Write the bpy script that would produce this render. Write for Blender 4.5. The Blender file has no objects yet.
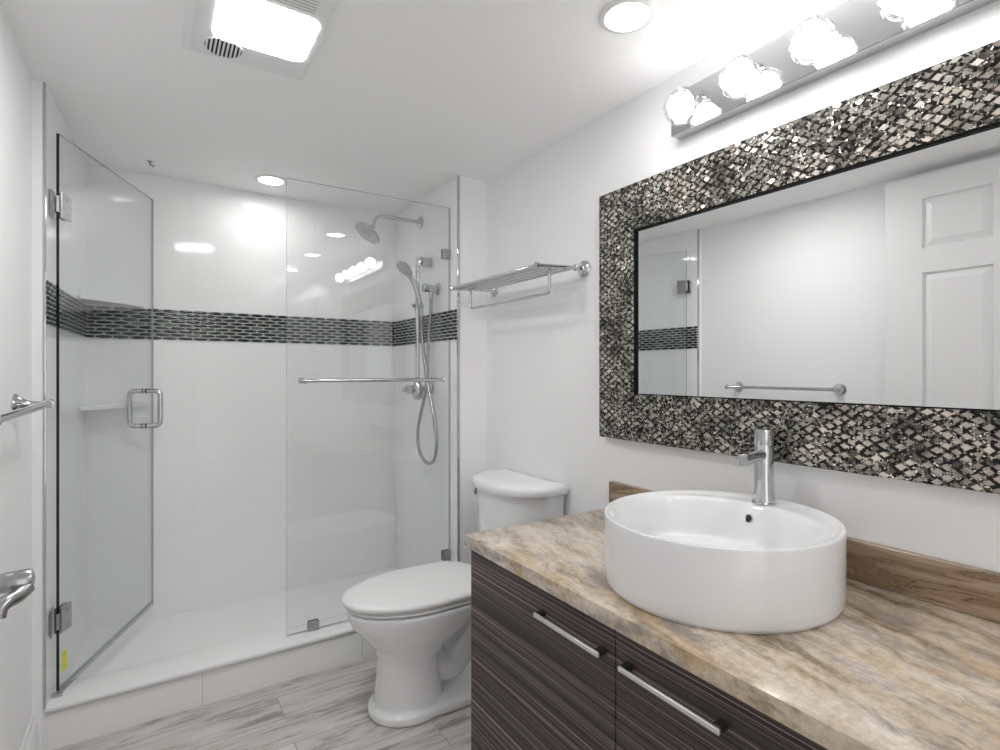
import bpy, bmesh, math, random
from mathutils import Vector, Matrix
random.seed(7)
PI = math.pi
scn = bpy.context.scene
COL = scn.collection

# ------------------------------------------------------------------ camera, world, exposure
cam_d = bpy.data.cameras.new('camera')
cam = bpy.data.objects.new('camera', cam_d)
COL.objects.link(cam)
YAW = 0.57236
cam.location = (0, 0, 1.27)
cam.rotation_euler = (PI / 2, 0, -YAW)
cam_d.sensor_width = 36
cam_d.lens = 538.07 / 1000 * 36
cam_d.shift_y = -0.00324
cam_d.clip_start = 0.01
scn.camera = cam
w = bpy.data.worlds.new('world')
scn.world = w
w.use_nodes = True
w.node_tree.nodes['Background'].inputs[0].default_value = (1.0, 1.0, 1.0, 1)
w.node_tree.nodes['Background'].inputs[1].default_value = 0.5
scn.view_settings.view_transform = 'Standard'
scn.view_settings.look = 'None'
scn.view_settings.gamma = 1
scn.view_settings.exposure = 1.54
scn.cycles.max_bounces = 16
scn.cycles.diffuse_bounces = 10
scn.cycles.glossy_bounces = 8
scn.cycles.transparent_max_bounces = 24
scn.view_settings.use_curve_mapping = False

# strengths of the lamps of the room
L_GLOBE = 5.6
L_CAN = 23.0
L_PANEL = 13.0

# ------------------------------------------------------------------ dimensions
XL, XR = -0.337, 1.425          # painted walls
TL, TR = -0.304, 1.258          # tiled faces of the shower
YJ, YB = 2.334, 3.15            # front of curb, back wall of the shower
YN = -1.0                       # wall behind the camera
ZC = 2.235
B0, B1 = 1.428, 1.580           # mosaic band
TLB = -0.262                    # the left tiled wall runs slightly out of square


def tlx(y):
    return TL + (TLB - TL) * (y - YJ) / (YB - YJ)



# ------------------------------------------------------------------ node helpers
def new_mat(name):
    m = bpy.data.materials.new(name)
    m.use_nodes = True
    nt = m.node_tree
    return m, nt, nt.nodes['Principled BSDF']


def simple(name, col, rough=0.5, metal=0.0, spec=0.5, coat=0.0, emit=None, strength=0.0):
    m, nt, b = new_mat(name)
    b.inputs['Base Color'].default_value = (*col, 1)
    b.inputs['Roughness'].default_value = rough
    b.inputs['Metallic'].default_value = metal
    b.inputs['Specular IOR Level'].default_value = spec
    b.inputs['Coat Weight'].default_value = coat
    b.inputs['Coat Roughness'].default_value = 0.04
    if emit:
        b.inputs['Emission Color'].default_value = (*emit, 1)
        b.inputs['Emission Strength'].default_value = strength
    return m


class N:
    """small wrapper to write node graphs tersely"""
    def __init__(s, nt):
        s.nt = nt

    def n(s, t, **kw):
        x = s.nt.nodes.new(t)
        for k, v in kw.items():
            if k.startswith('i_'):
                x.inputs[k[2:].replace('_', ' ')].default_value = v
            else:
                setattr(x, k, v)
        return x

    def l(s, a, b):
        s.nt.links.new(a, b)

    def coords(s, scale=(1, 1, 1), rot=(0, 0, 0), loc=(0, 0, 0), src='Object'):
        tc = s.n('ShaderNodeTexCoord')
        mp = s.n('ShaderNodeMapping')
        mp.inputs['Scale'].default_value = scale
        mp.inputs['Rotation'].default_value = rot
        mp.inputs['Location'].default_value = loc
        s.l(tc.outputs[src], mp.inputs['Vector'])
        return mp.outputs['Vector']

    def noise(s, vec, scale, detail=4, rough=0.5, dist=0.0):
        x = s.n('ShaderNodeTexNoise')
        x.inputs['Scale'].default_value = scale
        x.inputs['Detail'].default_value = detail
        x.inputs['Roughness'].default_value = rough
        x.inputs['Distortion'].default_value = dist
        s.l(vec, x.inputs['Vector'])
        return x.outputs['Fac']

    def ramp(s, fac, stops, mode='LINEAR'):
        x = s.n('ShaderNodeValToRGB')
        x.color_ramp.interpolation = mode
        el = x.color_ramp.elements
        while len(el) < len(stops):
            el.new(0.5)
        for e, (p, c) in zip(el, stops):
            e.position = p
            e.color = (*c, 1) if len(c) == 3 else c
        s.l(fac, x.inputs['Fac'])
        return x.outputs['Color']

    def mix(s, fac, a, b, mode='MIX'):
        x = s.n('ShaderNodeMix', data_type='RGBA', blend_type=mode)
        for sock, v in ((x.inputs[0], fac), (x.inputs[6], a), (x.inputs[7], b)):
            if isinstance(v, (int, float)):
                sock.default_value = v
            elif isinstance(v, tuple):
                sock.default_value = (*v, 1)
            else:
                s.l(v, sock)
        return x.outputs[2]

    def math(s, op, a, b=0.0):
        x = s.n('ShaderNodeMath', operation=op)
        for sock, v in ((x.inputs[0], a), (x.inputs[1], b)):
            if isinstance(v, (int, float)):
                sock.default_value = v
            else:
                s.l(v, sock)
        return x.outputs[0]

    def bump(s, h, strength, dist, bsdf):
        x = s.n('ShaderNodeBump')
        x.inputs['Strength'].default_value = strength
        x.inputs['Distance'].default_value = dist
        s.l(h, x.inputs['Height'])
        s.l(x.outputs['Normal'], bsdf.inputs['Normal'])
        return x


# ------------------------------------------------------------------ materials
def paint(name, col, rough=0.55):
    m, nt, b = new_mat(name)
    g = N(nt)
    b.inputs['Base Color'].default_value = (*col, 1)
    b.inputs['Roughness'].default_value = rough
    v = g.coords()
    g.bump(g.noise(v, 160, 3), 0.06, 0.002, b)
    return m


M = {}
M['wall'] = paint('wall_paint', (0.87, 0.87, 0.875))
M['ceiling'] = paint('ceiling_paint', (0.92, 0.92, 0.92), 0.7)
M['trim'] = simple('trim_paint', (0.82, 0.82, 0.82), 0.3)
M['porcelain'] = simple('porcelain', (0.82, 0.825, 0.83), 0.09, spec=0.5, coat=0.35)
M['chrome'] = simple('chrome', (0.60, 0.605, 0.61), 0.07, 1.0)
M['nickel'] = simple('brushed_nickel', (0.42, 0.42, 0.425), 0.24, 1.0)
M['alu'] = simple('anodised_aluminium', (0.68, 0.68, 0.68), 0.3, 1.0)
M['satin'] = simple('satin_handle', (0.78, 0.77, 0.75), 0.38, 0.85)
M['black'] = simple('black_lacquer', (0.004, 0.004, 0.004), 0.5, spec=0.1)
M['dark'] = simple('painted_hollow_shade', (0.012, 0.012, 0.013), 0.6)  # near-black that stands for the shade inside openings
M['darkmount'] = simple('dark_plastic', (0.02, 0.018, 0.018), 0.4)
M['white_plastic'] = simple('white_plastic', (0.80, 0.80, 0.80), 0.35)
M['grey_rubber'] = simple('grey_rubber', (0.42, 0.43, 0.43), 0.5)
M['glass_edge'] = simple('glass_edge_reflection_dark', (0.006, 0.012, 0.010), 0.12)  # near-black stands in for internal reflection along the hinge edge
M['sticker'] = simple('yellow_paper', (0.72, 0.66, 0.02), 0.5)
M['globe'] = simple('glowing_frosted_glass', (0.9, 0.9, 0.9), 0.4, emit=(1.0, 0.985, 0.97), strength=L_GLOBE)
M['can'] = simple('glowing_lens', (0.9, 0.9, 0.9), 0.4, emit=(1.0, 0.99, 0.98), strength=L_CAN)
M['panel'] = simple('glowing_panel', (0.9, 0.9, 0.9), 0.4, emit=(1.0, 0.995, 0.99), strength=L_PANEL)
M['mirror'] = simple('mirror_silver', (0.90, 0.905, 0.905), 0.0, 1.0)
M['spray'] = simple('grey_spray_face', (0.42, 0.42, 0.43), 0.35)


def thin_glass(name, tint, ior=1.5, rough=0.0):
    m = bpy.data.materials.new(name)
    m.use_nodes = True
    nt = m.node_tree
    nt.nodes.remove(nt.nodes['Principled BSDF'])
    g = N(nt)
    tr = g.n('ShaderNodeBsdfTransparent')
    tr.inputs['Color'].default_value = (*tint, 1)
    gl = g.n('ShaderNodeBsdfGlossy')
    gl.inputs['Roughness'].default_value = rough
    fr = g.n('ShaderNodeFresnel')
    fr.inputs['IOR'].default_value = ior
    # entering and leaving faces of a thin pane reflect alike
    geo = g.n('ShaderNodeNewGeometry')
    inv = g.n('ShaderNodeMath', operation='MULTIPLY_ADD')
    g.l(geo.outputs['Backfacing'], inv.inputs[0])
    inv.inputs[1].default_value = 1.0 / ior - ior
    inv.inputs[2].default_value = ior
    mx = g.n('ShaderNodeMixShader')
    lw = g.n('ShaderNodeLayerWeight')
    lw.inputs['Blend'].default_value = 0.5
    p5 = g.math('POWER', lw.outputs['Facing'], 5.0)
    fac = g.math('ADD', g.math('MULTIPLY', p5, 0.95), 0.045 if ior < 1.6 else 0.12)
    fac = g.math('MINIMUM', fac, 1.0)
    nt.nodes.remove(fr); nt.nodes.remove(inv); nt.nodes.remove(geo)
    g.l(fac, mx.inputs[0])
    g.l(tr.outputs[0], mx.inputs[1])
    g.l(gl.outputs[0], mx.inputs[2])
    g.l(mx.outputs[0], nt.nodes['Material Output'].inputs['Surface'])
    return m


M['glass'] = thin_glass('clear_shower_glass', (0.978, 0.986, 0.983))
M['crystal'] = thin_glass('crystal_glass', (0.93, 0.93, 0.94), 1.7)


def tile_mat(name, axis, offx=0.165, offz=1.11, w_=0.61, h_=0.315, off2=0.0):
    """large white glossy tiles, straight stacked; axis = the wall's running axis"""
    m, nt, b = new_mat(name)
    g = N(nt)
    tc = g.n('ShaderNodeTexCoord')
    sp = g.n('ShaderNodeSeparateXYZ')
    g.l(tc.outputs['Object'], sp.inputs[0])
    u = sp.outputs['XYZ'.index(axis)]
    vv = sp.outputs['Z'] if axis != 'F' else sp.outputs['Y']

    def line(c, off, size, wd):
        q = g.math('DIVIDE', g.math('SUBTRACT', c, off), size)
        fr = g.math('FRACT', g.math('ADD', q, 100.5))
        d = g.math('MULTIPLY', g.math('ABSOLUTE', g.math('SUBTRACT', fr, 0.5)), size)
        return g.math('LESS_THAN', d, wd)
    a = line(u, offx, w_, 0.0016)
    # rows below and above the band keep their own joints
    lo = line(vv, offz, h_, 0.0013)
    hi = line(vv, B1, 0.33, 0.0013)
    up = g.math('GREATER_THAN', vv, 1.5)
    r = g.math('ADD', g.math('MULTIPLY', lo, g.math('SUBTRACT', 1.0, up)), g.math('MULTIPLY', hi, up))
    f = g.math('MINIMUM', g.math('ADD', a, r), 1.0)
    c = g.mix(f, (0.86, 0.865, 0.865), (0.80, 0.80, 0.80))
    g.l(c, b.inputs['Base Color'])
    b.inputs['Roughness'].default_value = 0.07
    b.inputs['Specular IOR Level'].default_value = 0.32
    wav = g.noise(g.coords(), 2.2, 1)
    g.bump(g.math('SUBTRACT', g.math('MULTIPLY', wav, 1.0), g.math('MULTIPLY', f, 0.08)), 0.25, 0.01, b)
    return m


M['tile_x'] = tile_mat('white_wall_tile_x', 'X')
M['tile_y'] = tile_mat('white_wall_tile_y', 'Y', offx=2.54)
M['curb_tile'] = simple('white_curb_tile', (0.85, 0.85, 0.85), 0.16)
M['pan'] = simple('white_shower_pan', (0.86, 0.86, 0.86), 0.22)


def mosaic_mat():
    m, nt, b = new_mat('dark_green_glass_mosaic')
    g = N(nt)
    geo = g.n('ShaderNodeNewGeometry')
    c = g.ramp(geo.outputs['Random Per Island'],
               [(0.0, (0.004, 0.006, 0.005)), (0.5, (0.008, 0.014, 0.011)), (0.75, (0.020, 0.042, 0.030)),
                (0.9, (0.07, 0.09, 0.075)), (1.0, (0.16, 0.18, 0.16))])
    v = g.noise(g.coords(), 60, 3)
    c = g.mix(g.math('MULTIPLY', v, 0.5), c, (0.01, 0.026, 0.018))
    g.l(c, b.inputs['Base Color'])
    b.inputs['Roughness'].default_value = 0.12
    b.inputs['Specular IOR Level'].default_value = 0.5
    return m


M['mosaic'] = mosaic_mat()
M['grout'] = simple('pale_grout', (0.58, 0.585, 0.57), 0.6)


def floor_mat():
    m, nt, b = new_mat('grey_wood_plank_tile')
    g = N(nt)
    br = g.n('ShaderNodeTexBrick')
    br.offset = 0.37
    br.inputs['Scale'].default_value = 1.0
    br.inputs['Mortar Size'].default_value = 0.0016
    br.inputs['Mortar Smooth'].default_value = 0.1
    br.inputs['Brick Width'].default_value = 1.2
    br.inputs['Row Height'].default_value = 0.152
    br.inputs['Color1'].default_value = (0.2, 0.2, 0.2, 1)
    br.inputs['Color2'].default_value = (0.8, 0.8, 0.8, 1)
    br.inputs['Mortar'].default_value = (0, 0, 0, 1)
    g.l(g.coords(loc=(0.35, 0.045, 0)), br.inputs['Vector'])
    # shift the grain from plank to plank
    tc = g.n('ShaderNodeTexCoord')
    add = g.n('ShaderNodeVectorMath', operation='ADD')
    g.l(tc.outputs['Object'], add.inputs[0])
    sc = g.n('ShaderNodeVectorMath', operation='SCALE')
    g.l(br.outputs['Color'], sc.inputs[0])
    sc.inputs['Scale'].default_value = 3.7
    g.l(sc.outputs[0], add.inputs[1])
    mp = g.n('ShaderNodeMapping')
    mp.inputs['Scale'].default_value = (1.9, 11.0, 1.0)
    g.l(add.outputs[0], mp.inputs['Vector'])
    big = g.noise(mp.outputs[0], 1.6, 6, 0.68, 0.5)
    mp2 = g.n('ShaderNodeMapping')
    mp2.inputs['Scale'].default_value = (1.0, 22.0, 1.0)
    g.l(add.outputs[0], mp2.inputs['Vector'])
    fine = g.noise(mp2.outputs[0], 6.0, 6, 0.65, 0.4)
    c = g.ramp(big, [(0.30, (0.12, 0.105, 0.095)), (0.40, (0.28, 0.25, 0.23)), (0.47, (0.53, 0.50, 0.475)), (0.66, (0.70, 0.68, 0.66))])
    c2 = g.ramp(fine, [(0.3, (0.30, 0.275, 0.255)), (0.6, (0.64, 0.615, 0.59))])
    c = g.mix(0.26, c, c2)
    c = g.mix(br.outputs['Fac'], c, (0.30, 0.285, 0.27))
    g.l(c, b.inputs['Base Color'])
    b.inputs['Roughness'].default_value = 0.28
    g.bump(g.math('SUBTRACT', g.math('MULTIPLY', fine, 0.3), br.outputs['Fac']), 0.15, 0.002, b)
    return m


M['floor'] = floor_mat()


def marble_mat():
    m, nt, b = new_mat('brown_beige_marble')
    g = N(nt)
    v = g.coords(scale=(1.0, 1.0, 1.0), rot=(0, 0, math.radians(14)))
    # soft streaks running nearly along the worktop
    wob = g.noise(g.coords(), 4.0, 4, 0.6)
    mp = g.n('ShaderNodeMapping')
    mp.inputs['Scale'].default_value = (15.0, 3.4, 12.0)
    add = g.n('ShaderNodeVectorMath', operation='MULTIPLY_ADD')
    g.l(wob, add.inputs[0])
    add.inputs[1].default_value = (0.10, 0.16, 0.12)
    g.l(v, add.inputs[2])
    g.l(add.outputs[0], mp.inputs['Vector'])
    big = g.noise(mp.outputs[0], 1.0, 7, 0.66, 0.25)
    c = g.ramp(big, [(0.32, (0.17, 0.125, 0.085)), (0.40, (0.36, 0.285, 0.205)), (0.47, (0.56, 0.465, 0.365)),
                     (0.56, (0.67, 0.575, 0.475)), (0.70, (0.76, 0.69, 0.62))])
    mo = g.n('ShaderNodeMapping')
    mo.inputs['Location'].default_value = (7.3, 2.1, 4.0)
    g.l(mp.outputs[0], mo.inputs['Vector'])
    och = g.noise(mo.outputs[0], 0.8, 6, 0.66, 0.3)
    of = g.ramp(och, [(0.52, (0, 0, 0)), (0.66, (0.80, 0.80, 0.80))])
    c = g.mix(of, c, (0.50, 0.345, 0.18))
    # cool grey patches
    mg = g.n('ShaderNodeMapping')
    mg.inputs['Location'].default_value = (1.3, 9.1, 2.0)
    mg.inputs['Scale'].default_value = (0.8, 1.2, 0.9)
    g.l(mp.outputs[0], mg.inputs['Vector'])
    gr = g.noise(mg.outputs[0], 1.1, 7, 0.68, 0.2)
    gf = g.ramp(gr, [(0.50, (0, 0, 0)), (0.62, (0.85, 0.85, 0.85))])
    c = g.mix(gf, c, (0.31, 0.275, 0.255))
    # small speckle of the crystals
    spk = g.noise(g.coords(), 55.0, 4, 0.7)
    c = g.mix(0.35, c, g.mix(1.0, c, g.ramp(spk, [(0.35, (0.45, 0.42, 0.38)), (0.6, (1.15, 1.12, 1.08))]), 'MULTIPLY'))
    g.l(c, b.inputs['Base Color'])
    b.inputs['Roughness'].default_value = 0.16
    return m


M['marble'] = marble_mat()


def backsplash_mat():
    m, nt, b = new_mat('veined_brown_marble_edge')
    g = N(nt)
    v = g.coords(rot=(math.radians(-12), 0, 0), scale=(3, 2.0, 13))
    n = g.noise(v, 1.6, 6, 0.6, 0.9)
    c = g.ramp(n, [(0.3, (0.12, 0.075, 0.04)), (0.42, (0.22, 0.15, 0.09)), (0.52, (0.31, 0.22, 0.145)), (0.62, (0.42, 0.32, 0.235)), (0.78, (0.25, 0.19, 0.14))])
    vm = g.ramp(g.math('ABSOLUTE', g.math('SUBTRACT', n, 0.47)), [(0.0, (0.9, 0.9, 0.9)), (0.01, (0, 0, 0))])
    c = g.mix(vm, c, (0.09, 0.05, 0.025))
    g.l(c, b.inputs['Base Color'])
    b.inputs['Roughness'].default_value = 0.2
    return m


M['splash'] = backsplash_mat()


def wenge_mat():
    m, nt, b = new_mat('dark_wenge_laminate')
    g = N(nt)
    v = g.coords(scale=(1.0, 1.0, 1.0))
    wob = g.noise(g.coords(scale=(1, 1.3, 1)), 2.0, 2)
    add = g.n('ShaderNodeVectorMath', operation='MULTIPLY_ADD')
    g.l(wob, add.inputs[0])
    add.inputs[1].default_value = (0, 0, 0.010)
    g.l(v, add.inputs[2])
    mp = g.n('ShaderNodeMapping')
    mp.inputs['Scale'].default_value = (0.5, 0.35, 95.0)
    g.l(add.outputs[0], mp.inputs['Vector'])
    n1 = g.noise(mp.outputs[0], 1.6, 3, 0.6)
    mp2 = g.n('ShaderNodeMapping')
    mp2.inputs['Scale'].default_value = (0.5, 0.40, 320.0)
    g.l(add.outputs[0], mp2.inputs['Vector'])
    n2 = g.noise(mp2.outputs[0], 1.2, 2, 0.5)
    c = g.ramp(n1, [(0.36, (0.012, 0.008, 0.007)), (0.46, (0.036, 0.026, 0.025)), (0.58, (0.066, 0.052, 0.050)), (0.70, (0.12, 0.10, 0.095))])
    c2 = g.ramp(n2, [(0.36, (0.3, 0.3, 0.3)), (0.50, (0.9, 0.9, 0.9)), (0.57, (1.2, 1.2, 1.2)), (0.63, (5.0, 4.7, 4.6))])
    c = g.mix(1.0, c, c2, 'MULTIPLY')
    g.l(c, b.inputs['Base Color'])
    b.inputs['Roughness'].default_value = 0.38
    g.bump(n1, 0.12, 0.001, b)
    return m


M['wenge'] = wenge_mat()


def crackle_mat():
    """mosaic of diamond chips set in shattered dark and silver glass, in the frame's y,z plane"""
    m, nt, b = new_mat('diamond_chip_mirror_mosaic')
    g = N(nt)
    tc = g.n('ShaderNodeTexCoord')
    sp = g.n('ShaderNodeSeparateXYZ')
    g.l(tc.outputs['Object'], sp.inputs[0])
    cb = g.n('ShaderNodeCombineXYZ')
    g.l(sp.outputs['Y'], cb.inputs[0])
    g.l(sp.outputs['Z'], cb.inputs[1])
    wob = g.n('ShaderNodeTexNoise')
    wob.inputs['Scale'].default_value = 30
    g.l(cb.outputs[0], wob.inputs['Vector'])
    wv = g.n('ShaderNodeVectorMath', operation='MULTIPLY_ADD')
    g.l(wob.outputs['Color'], wv.inputs[0])
    wv.inputs[1].default_value = (0.011, 0.009, 0)
    g.l(cb.outputs[0], wv.inputs[2])
    # diamond lattice: u = y/a + z/b, v = y/a - z/b
    s2 = g.n('ShaderNodeSeparateXYZ')
    g.l(wv.outputs[0], s2.inputs[0])
    A, B = 0.0330, 0.0225
    ya = g.math('DIVIDE', s2.outputs[0], A)
    zb = g.math('DIVIDE', s2.outputs[1], B)
    u = g.math('ADD', ya, zb)
    v = g.math('SUBTRACT', ya, zb)
    fu = g.math('FRACT', g.math('ADD', u, 200.0))
    fv = g.math('FRACT', g.math('ADD', v, 200.0))
    iu = g.math('FLOOR', g.math('ADD', u, 200.0))
    iv = g.math('FLOOR', g.math('ADD', v, 200.0))
    du = g.math('ABSOLUTE', g.math('SUBTRACT', fu, 0.5))
    dv = g.math('ABSOLUTE', g.math('SUBTRACT', fv, 0.5))
    d = g.math('MAXIMUM', du, dv)                      # 0 centre .. 0.5 edge of the cell
    cid = g.n('ShaderNodeCombineXYZ')
    g.l(iu, cid.inputs[0]); g.l(iv, cid.inputs[1])
    wn = g.n('ShaderNodeTexWhiteNoise', noise_dimensions='2D')
    g.l(cid.outputs[0], wn.inputs['Vector'])
    size = g.math('ADD', g.math('MULTIPLY', wn.outputs['Value'], 0.13), 0.235)
    chip = g.math('LESS_THAN', d, size)
    # shattered filling
    vo = g.n('ShaderNodeTexVoronoi', voronoi_dimensions='2D', feature='F1')
    vo.inputs['Scale'].default_value = 185
    g.l(cb.outputs[0], vo.inputs['Vector'])
    ve = g.n('ShaderNodeTexVoronoi', voronoi_dimensions='2D', feature='DISTANCE_TO_EDGE')
    ve.inputs['Scale'].default_value = 185
    g.l(cb.outputs[0], ve.inputs['Vector'])
    vs = g.n('ShaderNodeSeparateColor')
    g.l(vo.outputs['Color'], vs.inputs[0])
    shard = g.ramp(vs.outputs[0], [(0.0, (0.008, 0.007, 0.006)), (0.42, (0.018, 0.016, 0.013)), (0.5, (0.10, 0.09, 0.07)),
                                   (0.75, (0.30, 0.28, 0.24)), (1.0, (0.80, 0.79, 0.75))])
    crack = g.math('LESS_THAN', ve.outputs['Distance'], 0.10)
    shard = g.mix(crack, shard, (0.006, 0.005, 0.005))
    # hue of the chips drifts over the frame
    big = g.noise(cb.outputs[0], 5.0, 3, 0.6)
    tint = g.ramp(big, [(0.34, (0.30, 0.31, 0.24)), (0.45, (0.42, 0.42, 0.38)), (0.55, (0.52, 0.46, 0.41)), (0.64, (0.62, 0.57, 0.50)), (0.72, (0.50, 0.36, 0.20))])
    var = g.ramp(wn.outputs['Value'], [(0.0, (0.12, 0.12, 0.12)), (0.25, (0.6, 0.6, 0.6)), (1.0, (1.2, 1.2, 1.2))])
    chipc = g.mix(1.0, tint, var, 'MULTIPLY')
    inner = g.math('GREATER_THAN', d, g.math('SUBTRACT', size, 0.045))
    chipc = g.mix(g.math('MULTIPLY', inner, 0.6), chipc, (0.08, 0.07, 0.06))
    c = g.mix(chip, shard, chipc)
    dk = g.noise(cb.outputs[0], 9.0, 4, 0.65)
    c = g.mix(1.0, c, g.ramp(dk, [(0.36, (0.35, 0.34, 0.32)), (0.50, (1.0, 1.0, 1.0)), (0.66, (1.35, 1.33, 1.3))]), 'MULTIPLY')
    g.l(c, b.inputs['Base Color'])
    b.inputs['Metallic'].default_value = 0.45
    b.inputs['Roughness'].default_value = 0.22
    # every chip and shard leans its own way
    nrm = g.n('ShaderNodeNewGeometry')
    rnd = g.mix(chip, vo.outputs['Color'], wn.outputs['Color'])
    sb = g.n('ShaderNodeVectorMath', operation='SUBTRACT')
    g.l(rnd, sb.inputs[0]); sb.inputs[1].default_value = (0.5, 0.5, 0.5)
    sc = g.n('ShaderNodeVectorMath', operation='SCALE')
    g.l(sb.outputs[0], sc.inputs[0]); sc.inputs['Scale'].default_value = 0.45
    ad = g.n('ShaderNodeVectorMath', operation='ADD')
    g.l(nrm.outputs['Normal'], ad.inputs[0]); g.l(sc.outputs[0], ad.inputs[1])
    nm = g.n('ShaderNodeVectorMath', operation='NORMALIZE')
    g.l(ad.outputs[0], nm.inputs[0])
    g.l(nm.outputs[0], b.inputs['Normal'])
    return m


M['crackle'] = crackle_mat()


# ------------------------------------------------------------------ mesh helpers
def box(bm, x0, x1, y0, y1, z0, z1, bevel=0.0, seg=2, mat=0, rot=None, piv=None):
    mt = Matrix.Translation(((x0 + x1) / 2, (y0 + y1) / 2, (z0 + z1) / 2)) @ Matrix.Diagonal((abs(x1 - x0), abs(y1 - y0), abs(z1 - z0), 1))
    r = bmesh.ops.create_cube(bm, size=1, matrix=mt)
    vs = r['verts']
    fs = list({f for v in vs for f in v.link_faces})
    for f in fs:
        f.material_index = mat
    if bevel > 0:
        es = list({e for v in vs for e in v.link_edges})
        q = bmesh.ops.bevel(bm, geom=es, offset=bevel, segments=seg, profile=0.5, affect='EDGES')
        for f in q['faces']:
            f.material_index = mat
        vs = list({v for f in q['faces'] for v in f.verts} | {v for v in vs if v.is_valid})
    if rot is not None:
        bmesh.ops.rotate(bm, verts=[v for v in vs if v.is_valid], cent=piv, matrix=rot)
    return vs


def frames(pts):
    """parallel-transported frames along a polyline"""
    pts = [Vector(p) for p in pts]
    n = len(pts)
    T = []
    for i in range(n):
        a = pts[max(i - 1, 0)]
        b = pts[min(i + 1, n - 1)]
        T.append((b - a).normalized())
    up = Vector((0, 0, 1)) if abs(T[0].z) < 0.9 else Vector((1, 0, 0))
    U = [(up - T[0] * up.dot(T[0])).normalized()]
    for i in range(1, n):
        u = U[-1] - T[i] * U[-1].dot(T[i])
        U.append(u.normalized())
    return pts, T, U


def tube(bm, pts, r, seg=14, cap=True, mat=0):
    pts, T, U = frames(pts)
    rs = r if isinstance(r, (list, tuple)) else [r] * len(pts)
    rings = []
    for p, t, u, rr in zip(pts, T, U, rs):
        w_ = t.cross(u)
        rings.append([bm.verts.new(p + (u * math.cos(2 * PI * k / seg) + w_ * math.sin(2 * PI * k / seg)) * rr) for k in range(seg)])
    for a, b in zip(rings, rings[1:]):
        for k in range(seg):
            f = bm.faces.new((a[k], a[(k + 1) % seg], b[(k + 1) % seg], b[k]))
            f.material_index = mat
    if cap:
        f = bm.faces.new(rings[0][::-1]); f.material_index = mat
        f = bm.faces.new(rings[-1]); f.material_index = mat


def lathe(bm, c, axis, prof, seg=32, mat=0):
    """prof: (distance along axis, radius)"""
    c = Vector(c); a = Vector(axis).normalized()
    u = a.orthogonal().normalized(); w_ = a.cross(u)
    rings = []
    for d, r in prof:
        if r < 1e-5:
            rings.append([bm.verts.new(c + a * d)])
        else:
            rings.append([bm.verts.new(c + a * d + (u * math.cos(2 * PI * k / seg) + w_ * math.sin(2 * PI * k / seg)) * r) for k in range(seg)])
    for A, B in zip(rings, rings[1:]):
        for k in range(seg):
            k2 = (k + 1) % seg
            if len(A) == 1 and len(B) == 1:
                continue
            if len(A) == 1:
                f = bm.faces.new((A[0], B[k2], B[k]))
            elif len(B) == 1:
                f = bm.faces.new((A[k], A[k2], B[0]))
            else:
                f = bm.faces.new((A[k], A[k2], B[k2], B[k]))
            f.material_index = mat
    if len(rings[0]) > 1:
        bm.faces.new(rings[0][::-1]).material_index = mat
    if len(rings[-1]) > 1:
        bm.faces.new(rings[-1]).material_index = mat


def loft(bm, rings, cap=True, mat=0):
    R = [[bm.verts.new(p) for p in r] for r in rings]
    n = len(R[0])
    for a, b in zip(R, R[1:]):
        for k in range(n):
            bm.faces.new((a[k], a[(k + 1) % n], b[(k + 1) % n], b[k])).material_index = mat
    if cap:
        bm.faces.new(R[0][::-1]).material_index = mat
        bm.faces.new(R[-1]).material_index = mat


def smooth_path(ctrl, n=10):
    """Catmull-Rom through control points"""
    P_ = [Vector(p) for p in ctrl]
    P_ = [P_[0] * 2 - P_[1]] + P_ + [P_[-1] * 2 - P_[-2]]
    out = []
    for i in range(1, len(P_) - 2):
        a, b, c, d = P_[i - 1:i + 3]
        for k in range(n):
            t = k / n
            out.append(0.5 * ((2 * b) + (c - a) * t + (2 * a - 5 * b + 4 * c - d) * t * t + (3 * b - a - 3 * c + d) * t ** 3))
    out.append(P_[-2])
    return out


def build(name, bm, mats, parent=None, angle=35, origin=None):
    """turn a bmesh in world coordinates into ONE object; its origin is that of the thing it belongs to"""
    if origin is None:
        if parent is not None:
            o_ = Vector((0, 0, 0))
            p = parent
            while p is not None:
                o_ += p.location
                p = p.parent
            origin = o_
        else:
            origin = Vector((0, 0, 0))
    origin = Vector(origin)
    bmesh.ops.translate(bm, verts=bm.verts, vec=-origin)
    bmesh.ops.recalc_face_normals(bm, faces=bm.faces)
    me = bpy.data.meshes.new(name)
    bm.to_mesh(me)
    bm.free()
    for m in (mats if isinstance(mats, (list, tuple)) else [mats]):
        me.materials.append(m)
    me.shade_smooth()
    me.set_sharp_from_angle(angle=math.radians(angle))
    o = bpy.data.objects.new(name, me)
    COL.objects.link(o)
    if parent is not None:
        o.parent = parent
    else:
        o.location = origin
    return o


def BM():
    return bmesh.new()


def tag(o, label=None, cat=None, group=None, kind=None):
    if label: o['label'] = label
    if cat: o['category'] = cat
    if group: o['group'] = group
    if kind: o['kind'] = kind
    return o


def thing(name, label, cat, loc, group=None):
    o = bpy.data.objects.new(name, None)
    o.empty_display_size = 0.05
    COL.objects.link(o)
    o.location = loc
    return tag(o, label, cat, group)


def part(name, bm, mats, root, label=None, angle=35):
    o = build(name, bm, mats, root, angle)
    if label: o['label'] = label
    return o


def struct(name, bm, mats, parent=None, angle=35):
    o = build(name, bm, mats, parent, angle)
    if parent is None:
        o['kind'] = 'structure'
    return o


def copy_tree(o, parent=None):
    c = o.copy()
    COL.objects.link(c)
    if parent is not None:
        c.parent = parent
    for ch in [q for q in bpy.data.objects if q.parent == o]:
        copy_tree(ch, c)
    return c


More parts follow.
